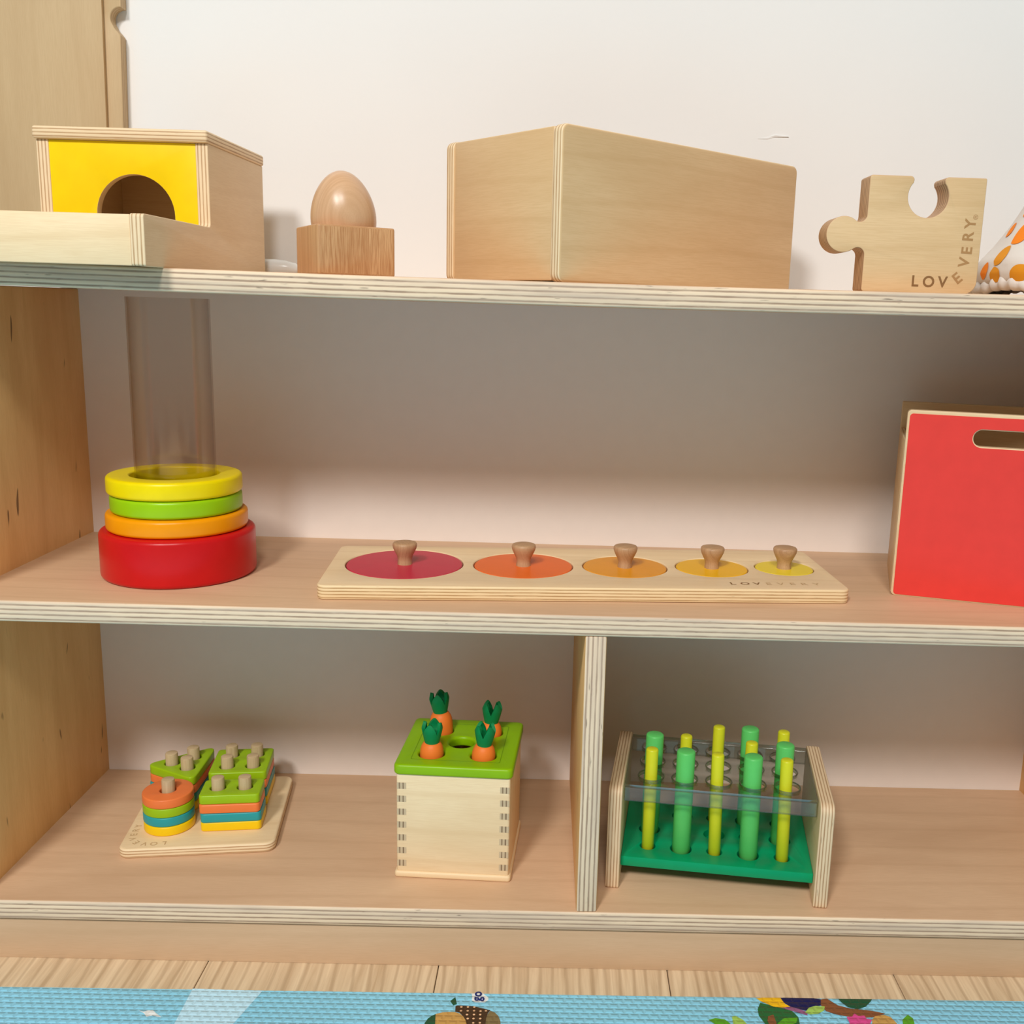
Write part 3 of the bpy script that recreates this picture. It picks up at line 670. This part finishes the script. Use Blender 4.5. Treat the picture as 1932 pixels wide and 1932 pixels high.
spots = [(0, 0, 'y', 0, 0, 0), (1, 0, 'g', 0, 0, 0), (2, 0, 'y', -0.002, 0, 0), (3, 0, 'g', -0.001, 0, 0), (4, 0, 'y', -0.002, 0, 0),
         (0, 1, 'g', 0.001, 0, 0), (3, 1, 'y', -0.001, 0, -0.001), (4, 1, 'g', -0.001, 0, 0.0),
         (1, 2, 'y', 0, 0, -0.012), (2, 2, 'y', 0, 0, 0), (3, 2, 'g', -0.001, 0, 0.002), (4, 2, 'y', 0, 0, 0)]
for i, j, k, dx, dy, dz in spots:
    X, Y = rwp(cols[i], rows[j]); nm = dict(y='thin yellow', g='thick green')[k]
    me = pm[k] if dz > -0.01 else pegmesh(rad['y'], 0.0925, 'peg_yellow')
    o = obj('wooden_peg', me, None, (X, Y, ZB+0.0199), (0, dx/0.1, 0))
    tag(o, '%s peg, %s in the %s row of the rack' % (nm, ord_[i], ['front', 'middle', 'back'][j]), 'peg', 'pegs standing in the rack')

# ------------------------------------------------------------------ play mat
mt = thing('play_mat', (0.45, -0.044, 0), 0, 'light blue embossed foam play mat printed with a bird, branch and acorn', 'mat')
MZ = 0.010
me = rbox(-1.6, 1.6, -1.6, 0.0, 0.0005, MZ, 0.0012); obj('foam_sheet', finish(me, ['mat_blue'], 'XYZ'), mt, (0, 0, 0), (0, 0, math.radians(0.45)))
prints = [
 ('pale_band', 'mat_pale', [(0.1977, -0.0457), (0.256, -0.0472), (0.2445, -0.0868), (0.2390, -0.1300), (0.2450, -0.2200), (0.2150, -0.2300), (0.1990, -0.1300), (0.1983, -0.0838)]),
 ('white_bird', 'mat_white', [(0.164, -0.0731), (0.1688, -0.0748), (0.1712, -0.0733), (0.1755, -0.0728), (0.1801, -0.0768), (0.1853, -0.0805), (0.1822, -0.0804), (0.1779, -0.0789), (0.1734, -0.0806), (0.1699, -0.0766)]),
 ('acorn_stem', 'mat_darkgreen', [(0.4135, -0.055), (0.4172, -0.05), (0.4195, -0.0588), (0.4165, -0.0602)]),
 ('acorn_cap', 'mat_cap', [(0.4185, -0.0611), (0.42, -0.0601), (0.4266, -0.0601), (0.4337, -0.0608), (0.4403, -0.0629), (0.4476, -0.0652), (0.4457, -0.069), (0.4448, -0.0753), (0.4448, -0.0859), (0.4296, -0.0863), (0.4277, -0.0773), (0.425, -0.0719), (0.4226, -0.0689), (0.419, -0.0678)]),
 ('acorn_leaf', 'mat_darkgreen', [(0.3963, -0.0887), (0.3959, -0.082), (0.3978, -0.0766), (0.4001, -0.0736), (0.4035, -0.071), (0.4049, -0.0885)]),
 ('acorn_nut', 'mat_tan', [(0.4035, -0.071), (0.4086, -0.0689), (0.4139, -0.0682), (0.4193, -0.0684), (0.4232, -0.07), (0.4262, -0.0735), (0.4282, -0.0773), (0.4296, -0.0818), (0.4305, -0.0878), (0.4049, -0.0885)]),
 ('acorn_nut', 'mat_olive', [(0.4476, -0.0658), (0.4515, -0.0681), (0.4545, -0.0719), (0.4564, -0.0773), (0.4575, -0.0871), (0.4449, -0.0874), (0.4448, -0.0753), (0.4457, -0.0698)]),
 ('word_outline', 'mat_white', [(0.4303, -0.0453), (0.4402, -0.0449), (0.4421, -0.0474), (0.4448, -0.0498), (0.445, -0.0531), (0.442, -0.0562), (0.4344, -0.0562), (0.4312, -0.0539), (0.4313, -0.0494)]),
 ('big_leaf', 'mat_green', [(0.6728, -0.0498), (0.6811, -0.0528), (0.6915, -0.0557), (0.6974, -0.0588), (0.7012, -0.0666), (0.6999, -0.079), (0.6735, -0.0797), (0.6686, -0.0659), (0.669, -0.058)]),
 ('big_leaf', 'mat_darkgreen', [(0.7404, -0.0430), (0.7693, -0.0426), (0.7675, -0.0454), (0.7611, -0.0522), (0.7534, -0.0556), (0.7463, -0.0534), (0.7423, -0.0478)]),
 ('branch', 'mat_brown', [(0.7248, -0.0442), (0.7308, -0.0430), (0.738, -0.0512), (0.7481, -0.055), (0.7641, -0.0569), (0.7752, -0.0601), (0.7661, -0.0648), (0.7559, -0.0659), (0.742, -0.0647), (0.7339, -0.0625), (0.7261, -0.0588), (0.7235, -0.0516)]),
 ('bird_head', 'mat_yellow', [(0.6705, -0.0444), (0.6754, -0.0434), (0.6913, -0.0430), (0.6916, -0.0451), (0.6937, -0.0508), (0.6974, -0.054), (0.6925, -0.056), (0.683, -0.0544), (0.6761, -0.0497), (0.6734, -0.0478)]),
 ('bird_wing', 'mat_navy', [(0.6912, -0.0432), (0.6946, -0.0429), (0.7196, -0.0428), (0.7253, -0.0442), (0.7234, -0.0519), (0.7164, -0.0534), (0.7101, -0.0588), (0.7045, -0.057), (0.6973, -0.0543), (0.6929, -0.0492)]),
 ('bird_breast', 'mat_purple', [(0.6893, -0.0558), (0.6974, -0.054), (0.7045, -0.057), (0.7098, -0.06), (0.7093, -0.0645), (0.7034, -0.0618), (0.6963, -0.0588)]),
 ('small_leaf', 'mat_lime', [(0.708, -0.0609), (0.7127, -0.0548), (0.7188, -0.0525), (0.7264, -0.0531), (0.7246, -0.058), (0.7186, -0.0622), (0.7118, -0.0632)]),
 ('flower', 'mat_pink', [(0.7413, -0.0655), (0.7464, -0.0646), (0.7491, -0.0608), (0.7516, -0.064), (0.7567, -0.0632), (0.7573, -0.0666), (0.7617, -0.0684), (0.7577, -0.0744), (0.7416, -0.0779), (0.7419, -0.071)]),
 ('branch', 'mat_tan', [(0.7618, -0.0681), (0.7652, -0.064), (0.7736, -0.0618), (0.7782, -0.0645), (0.7812, -0.0722), (0.7742, -0.077), (0.759, -0.0774)]),
 ('small_leaf', 'mat_leaf', [(0.7871, -0.0674), (0.7936, -0.0612), (0.7965, -0.0655), (0.7957, -0.0718), (0.7906, -0.0766), (0.7856, -0.0736)]),
 ('small_leaf', 'mat_leaf', [(0.6262, -0.0721), (0.6321, -0.0698), (0.6395, -0.0711), (0.6436, -0.076), (0.6337, -0.0808), (0.6301, -0.0763)]),
 ('small_leaf', 'mat_lime', [(0.646, -0.0678), (0.6489, -0.0665), (0.6546, -0.0713), (0.6568, -0.0759), (0.6498, -0.0804), (0.6457, -0.0759)]),
 ('twig', 'mat_brown', [(0.6761, -0.0665), (0.6809, -0.0643), (0.6815, -0.0749), (0.6756, -0.0797), (0.6745, -0.072)]),
 ('small_leaf', 'mat_leaf', [(0.682, -0.0749), (0.6888, -0.0685), (0.7004, -0.0674), (0.6979, -0.0737), (0.6875, -0.0794)])]
for i, (nm, m_, pts) in enumerate(prints):
    obj('printed_'+nm, flatpoly([(x-0.45, y+0.044) for x, y in pts], MZ+0.00008+0.00002*i, m_), mt)
dots = [(0.4235, -0.0625), (0.4289, -0.0624), (0.4341, -0.0624), (0.4237, -0.0671), (0.4291, -0.067), (0.4343, -0.0668), (0.4397, -0.0671), (0.4440, -0.0667), (0.429, -0.0716), (0.4346, -0.0714), (0.4397, -0.0713), (0.4300, -0.0762), (0.4346, -0.0761), (0.4401, -0.0759), (0.4349, -0.0811), (0.4402, -0.0809)]
dm = flatpoly(circ(0, 0, 0.0010, 10), 0, 'mat_cream')
for x, y in dots: obj('printed_dot', dm, mt, (x-0.45, y+0.044, MZ+0.0006))
me = lettering([('g', .4375-.45, -.0525+.044, 90), ('o', .4362-.45, -.0463+.044, 90)], 0.0115, 'mat_text', 0.03)
obj('printed_word', xf(me, tr(0, 0, MZ+0.0007)), mt)
